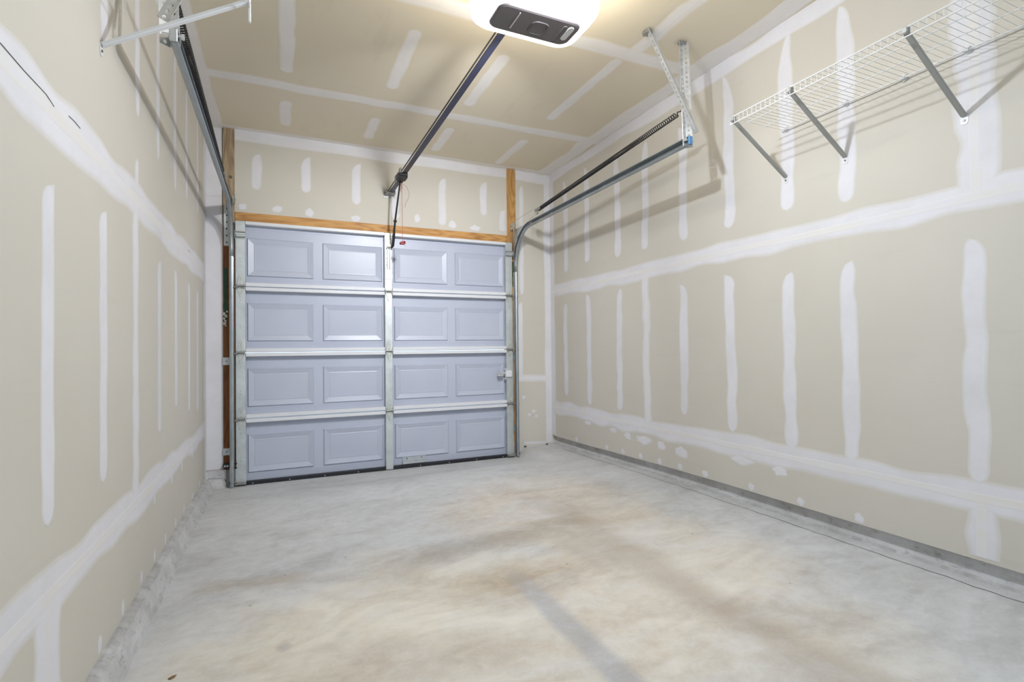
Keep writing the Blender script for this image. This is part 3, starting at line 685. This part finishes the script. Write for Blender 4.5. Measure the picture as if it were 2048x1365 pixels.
# rail from the header bracket to the motor
ra, rb = Vector((.014, .035, 2.492)), Vector((.180, -2.345, 2.752)); rd = (rb-ra).normalized(); rx = rd.cross(Vector((0,0,1))).normalized(); rx = rx if rx.x > 0 else -rx
rz = rx.cross(rd) if rx.cross(rd).z > 0 else -rx.cross(rd)
def bar(p, q, x0, x1, z0, z1):
    return [[p+rx*x0+rz*z0, p+rx*x1+rz*z0, p+rx*x1+rz*z1, p+rx*x0+rz*z1], [q+rx*x0+rz*z0, q+rx*x1+rz*z0, q+rx*x1+rz*z1, q+rx*x0+rz*z1]]
rail = MB().loft(bar(ra, rb, -.013, .026, -.003, .004)).build('rail', 'navy', op)
MB().loft(bar(ra, rb, .006, .018, .004, .026)).build('rail_crown', 'navy', rail)
MB().loft(bar(ra+rd*.06, rb, -.031, -.024, -.003, .003)).build('drive_belt', 'belt', rail)
MB().loft(bar(ra+rd*.06, rb, .020, .026, .010, .016)).build('drive_belt', 'belt', rail)
hb = MB().loft(bar(ra-rd*.02, ra+rd*.06, -.034, .044, -.010, -.004)).loft(bar(ra-rd*.02, ra+rd*.05, -.036, -.031, -.012, .03)).loft(bar(ra-rd*.02, ra+rd*.05, .041, .046, -.012, .03)).build('header_bracket', 'dull', op)
MB().tube([ra+rd*.01-rx*.042+rz*.006, ra+rd*.01+rx*.052+rz*.006], .008, 8).build('bracket_pin', 'screw', hb)
MB().box((ra.x-.045, YF-.004, 2.462), (ra.x+.055, YF-.0, 2.535)).build('header_plate', 'dull', hb)
tp = ra+rd*.40
tr = MB().loft(bar(tp-rd*.10, tp+rd*.07, -.028, .034, -.016, -.004)).loft(bar(tp-rd*.04, tp+rd*.04, -.036, .042, -.022, .020)).build('trolley', 'black', op)
MB().loft(bar(tp-rd*.09, tp-rd*.05, -.034, -.020, -.020, .028)).build('trolley_shoe', 'dull', tr)
MB().loft(bar(tp+rd*.06, tp+rd*.10, -.040, -.026, -.006, .030)).build('belt_clamp', 'dull', tr)
A0 = tp-rd*.085+rz*-.016; A0 = A0+rx*.012
arm = MB().tube([A0, Vector((.028,-.165,2.22)), Vector((.026,-.125,2.13)), Vector((.026,-.10,2.07)), Vector((.026,-.062,2.005)), Vector((.020,-.036,1.993))], [.007,.008,.010,.012,.012,.010], 8).build('door_arm', 'black', op)
MB().tube([Vector((.028,-.16,2.21)), Vector((.028,-.155,2.195))], .015, 8).build('arm_joint', 'black', arm)
# LED cluster under the added rear lens
ld = bpy.data.lights.new('opener_led', 'AREA'); ld.shape = 'DISK'; ld.size = .07; ld.energy = LED_POWER; ld.color = (.82, .895, 1.0)
lo = bpy.data.objects.new('opener_led', ld); COL.objects.link(lo); lo.parent = op; lo.location = Vector((cx, -2.92, 2.590))-OC

lp = bpy.data.lights.new('opener_added_point', 'POINT'); lp.shadow_soft_size = .03; lp.energy = ADDED_POINT_POWER; lp.color = (.82, .895, 1.0)
lq = bpy.data.objects.new('opener_added_point', lp); COL.objects.link(lq); lq.parent = op; lq.location = Vector((cx, -2.92, 2.590))-OC
lf = bpy.data.lights.new('opener_front_fill', 'AREA'); lf.shape = 'DISK'; lf.size = .10; lf.energy = FRONT_FILL_POWER; lf.color = (.96, .975, 1.0)
lg = bpy.data.objects.new('opener_front_fill', lf); COL.objects.link(lg); lg.parent = op; lg.location = Vector((cx, cy+.17, 2.612))-OC
lg.rotation_euler = (R(62), 0, 0); lf.spread = R(112)

# emergency release cord
K = A0+Vector((.012, .0, -.006))
cord = empty('release_cord', K, 'thin red pull cord with a red handle hanging from the opener trolley', 'pull cord')
MB().tube([K, K+Vector((.004,.0,-.2)), K+Vector((.006,.002,-.50))], .0022, 5).build('string', 'cord', cord)
kn = [K+Vector((random.uniform(-.012,.012), random.uniform(-.012,.012), -.008-.006*i)) for i in range(12)]
MB().tube(kn, .0025, 5).build('knot', 'cord', cord)
MB().tube([K+Vector((.0,0,.0)), K+Vector((.05,.02,-.02)), K+Vector((.072,.025,-.07)), K+Vector((.062,.02,-.12)), K+Vector((.036,.01,-.165)), K+Vector((.03,.01,-.20))], .0016, 5).build('loose_end', 'cord', cord)
hd = K+Vector((.008,.002,-.515))
MB().cham(hd+Vector((-.022,-.010,-.012)), hd+Vector((.016,.010,.014)), .005).tube([hd+Vector((-.026,0,-.006)), hd+Vector((.020,0,.010))], [.010,.013], 8).build('pull_handle', 'red', cord)
MB().tube([hd+Vector((.008,0,-.01)), hd+Vector((.022,0,-.026))], .0018, 5).build('string_tail', 'cord', cord)

# ------------------------------------------------------------------ wire shelves
def make_shelf(sg, xw, depth, zd, y0, y1, brackets, clips, label):
    t = empty('wire_shelf', (xw, y0, zd), label, 'wire shelf', 'wire shelves on the side walls')
    ib = -sg                                  # direction from the wall into the room
    xf = xw+ib*depth; xb = xw+ib*.018; lip = .036
    for f, z, r in ((1, 0, .0026), (1, -lip, .0026), (.68, -.003, .0024), (.35, -.003, .0024)):
        x = lerp(xb, xf, f); MB().tube([(x, y0, zd+z), (x, y1, zd+z)], r, 7).build('long_wire', 'wire', t)
    MB().tube([(xb, y0, zd-.006), (xb, y1, zd-.006)], .0036, 7).build('back_wire', 'wire', t)
    first = None; n = int((y0-y1)/.0265)
    for i in range(n+1):
        y = y0-.006-i*.0265
        if first is None:
            mb = MB().tube([(xb, y, zd), (xf-ib*.004, y, zd), (xf, y, zd-.004), (xf, y, zd-lip)], .00115, 5)
            first = mb.build('deck_wire', 'wire', t)
        else: share(first, t, (0, y-(y0-.006), 0))
    for y, zf in brackets:
        p = Vector((xw+ib*.006, y, zf)); q = Vector((xf-ib*.006, y, zd-.012)); d = (q-p).normalized(); nrm = Vector((-d.z, 0, d.x)); nrm = nrm if nrm.z > 0 else -nrm
        Y = Vector((0,1,0)); prof = [(-.0095,.006),(-.0105,-.003),(-.008,-.006),(.008,-.006),(.0105,-.003),(.0095,.006),(.006,.004),(-.006,.004)]
        arm = MB(); arm.loft([[c+Y*a+nrm*b for a, b in prof] for c in (p, q)], True)
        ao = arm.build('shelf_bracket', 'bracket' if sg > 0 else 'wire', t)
        ft = MB().prism([(xw, y-.013, zf+.004), (xw, y+.013, zf+.004), (xw, y+.014, zf-.028), (xw, y+.008, zf-.036), (xw, y-.008, zf-.036), (xw, y-.014, zf-.028)], (ib,0,0), .003).build('foot_plate', 'wire', ao)
        MB().tube([(xw+ib*.002, y, zf-.020), (xw+ib*.006, y, zf-.020)], .0045, 8).build('screw', 'screw', ao)
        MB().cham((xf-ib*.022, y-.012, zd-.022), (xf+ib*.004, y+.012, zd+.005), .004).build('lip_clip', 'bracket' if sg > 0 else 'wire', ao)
    for y in clips:
        c = MB().cham((xw, y-.008, zd-.018), (xw+ib*.012, y+.008, zd+.012), .003).tube([(xb, y-.008, zd-.006), (xb, y+.008, zd-.006)], .0075, 8).build('wall_clip', 'clip', t)
    return t
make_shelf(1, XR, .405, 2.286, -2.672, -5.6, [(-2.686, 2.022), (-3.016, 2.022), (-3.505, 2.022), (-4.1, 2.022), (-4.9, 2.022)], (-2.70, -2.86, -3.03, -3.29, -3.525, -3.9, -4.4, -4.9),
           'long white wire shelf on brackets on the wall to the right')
make_shelf(-1, XL, .445, 2.388, -2.535, -5.6, [(-2.54, 2.112), (-3.1, 2.112), (-3.7, 2.112), (-4.4, 2.112)], (-2.60, -3.0, -3.5, -4.0),
           'white wire shelf on the wall to the left, only its end bracket in view')
for o in [q for q in COL.objects if q.name.startswith('wire_shelf') and q.location.x < 0]:
    MB().cham((XL+.440, -2.545, 2.300), (XL+.449, -2.533, 2.392), .002).build('lip_end', 'wire', o)
for pts in ([(-3.215,1.748),(-3.106,1.744),(-2.98,1.745),(-2.93,1.735)], [(-2.826,1.754),(-2.78,1.756),(-2.736,1.754)], [(-.80,1.737),(-.70,1.735)]):
    MB().tube([(XL+.0022, y, z) for y, z in pts], .0009, 5).build('tape_crack', 'screw', wall_left)
# ------------------------------------------------------------------ small things
se = empty('safety_sensor', (-1.285, YF-.03, .165), 'small black safety sensor clipped low beside the door track', 'sensor')
MB().cham((-1.312, YF-.045, .148), (-1.258, YF-.013, .186), .004).build('sensor_body', 'black', se)
MB().tube([(-1.262, YF-.05, .182), (-1.236, YF-.075, .190), (-1.212, YF-.085, .186)], .006, 8).tube([(-1.262, YF-.05, .150), (-1.236, YF-.075, .150), (-1.212, YF-.085, .154)], .006, 8).build('clamp_arm', 'black', se)
for x in (-1.298, -1.280): MB().tube([(x, YF-.049, .166), (x, YF-.044, .166)], .007, 8).build('indicator', 'angle', se)
lf = MB(); z = floor_z(-1.22, -2.62)
lf.prism([(-1.232,-2.63,z+.001),(-1.222,-2.622,z+.002),(-1.208,-2.622,z+.004),(-1.212,-2.632,z+.003),(-1.224,-2.638,z+.001)], (0,0,1), .0015)
tag(lf.build('leaf_scrap', 'leaf', origin=(-1.22,-2.63,z)), 'tiny curled brown leaf scrap on the floor near the left curb', 'leaf')
for x, y in ((1.36, .035), (1.60, .02)):
    z = floor_z(x, y); r = [(x+.016*math.cos(a)*random.uniform(.7,1.2), y+.010*math.sin(a), z+.0005) for a in [i*math.pi/4 for i in range(8)]]
    mb = MB(); mb.loft([r, [(lerp(px, x, .4), lerp(py, y, .4), z+.012) for px, py, _ in r]], True)
    tag(mb.build('dirt_clump', 'seal', origin=(x, y, z)), 'small dark dirt clump at the wall foot right of the door' if x < 1.5 else 'small dark dirt clump in the corner by the right-hand curb', 'debris', 'dirt clumps at the wall foot')
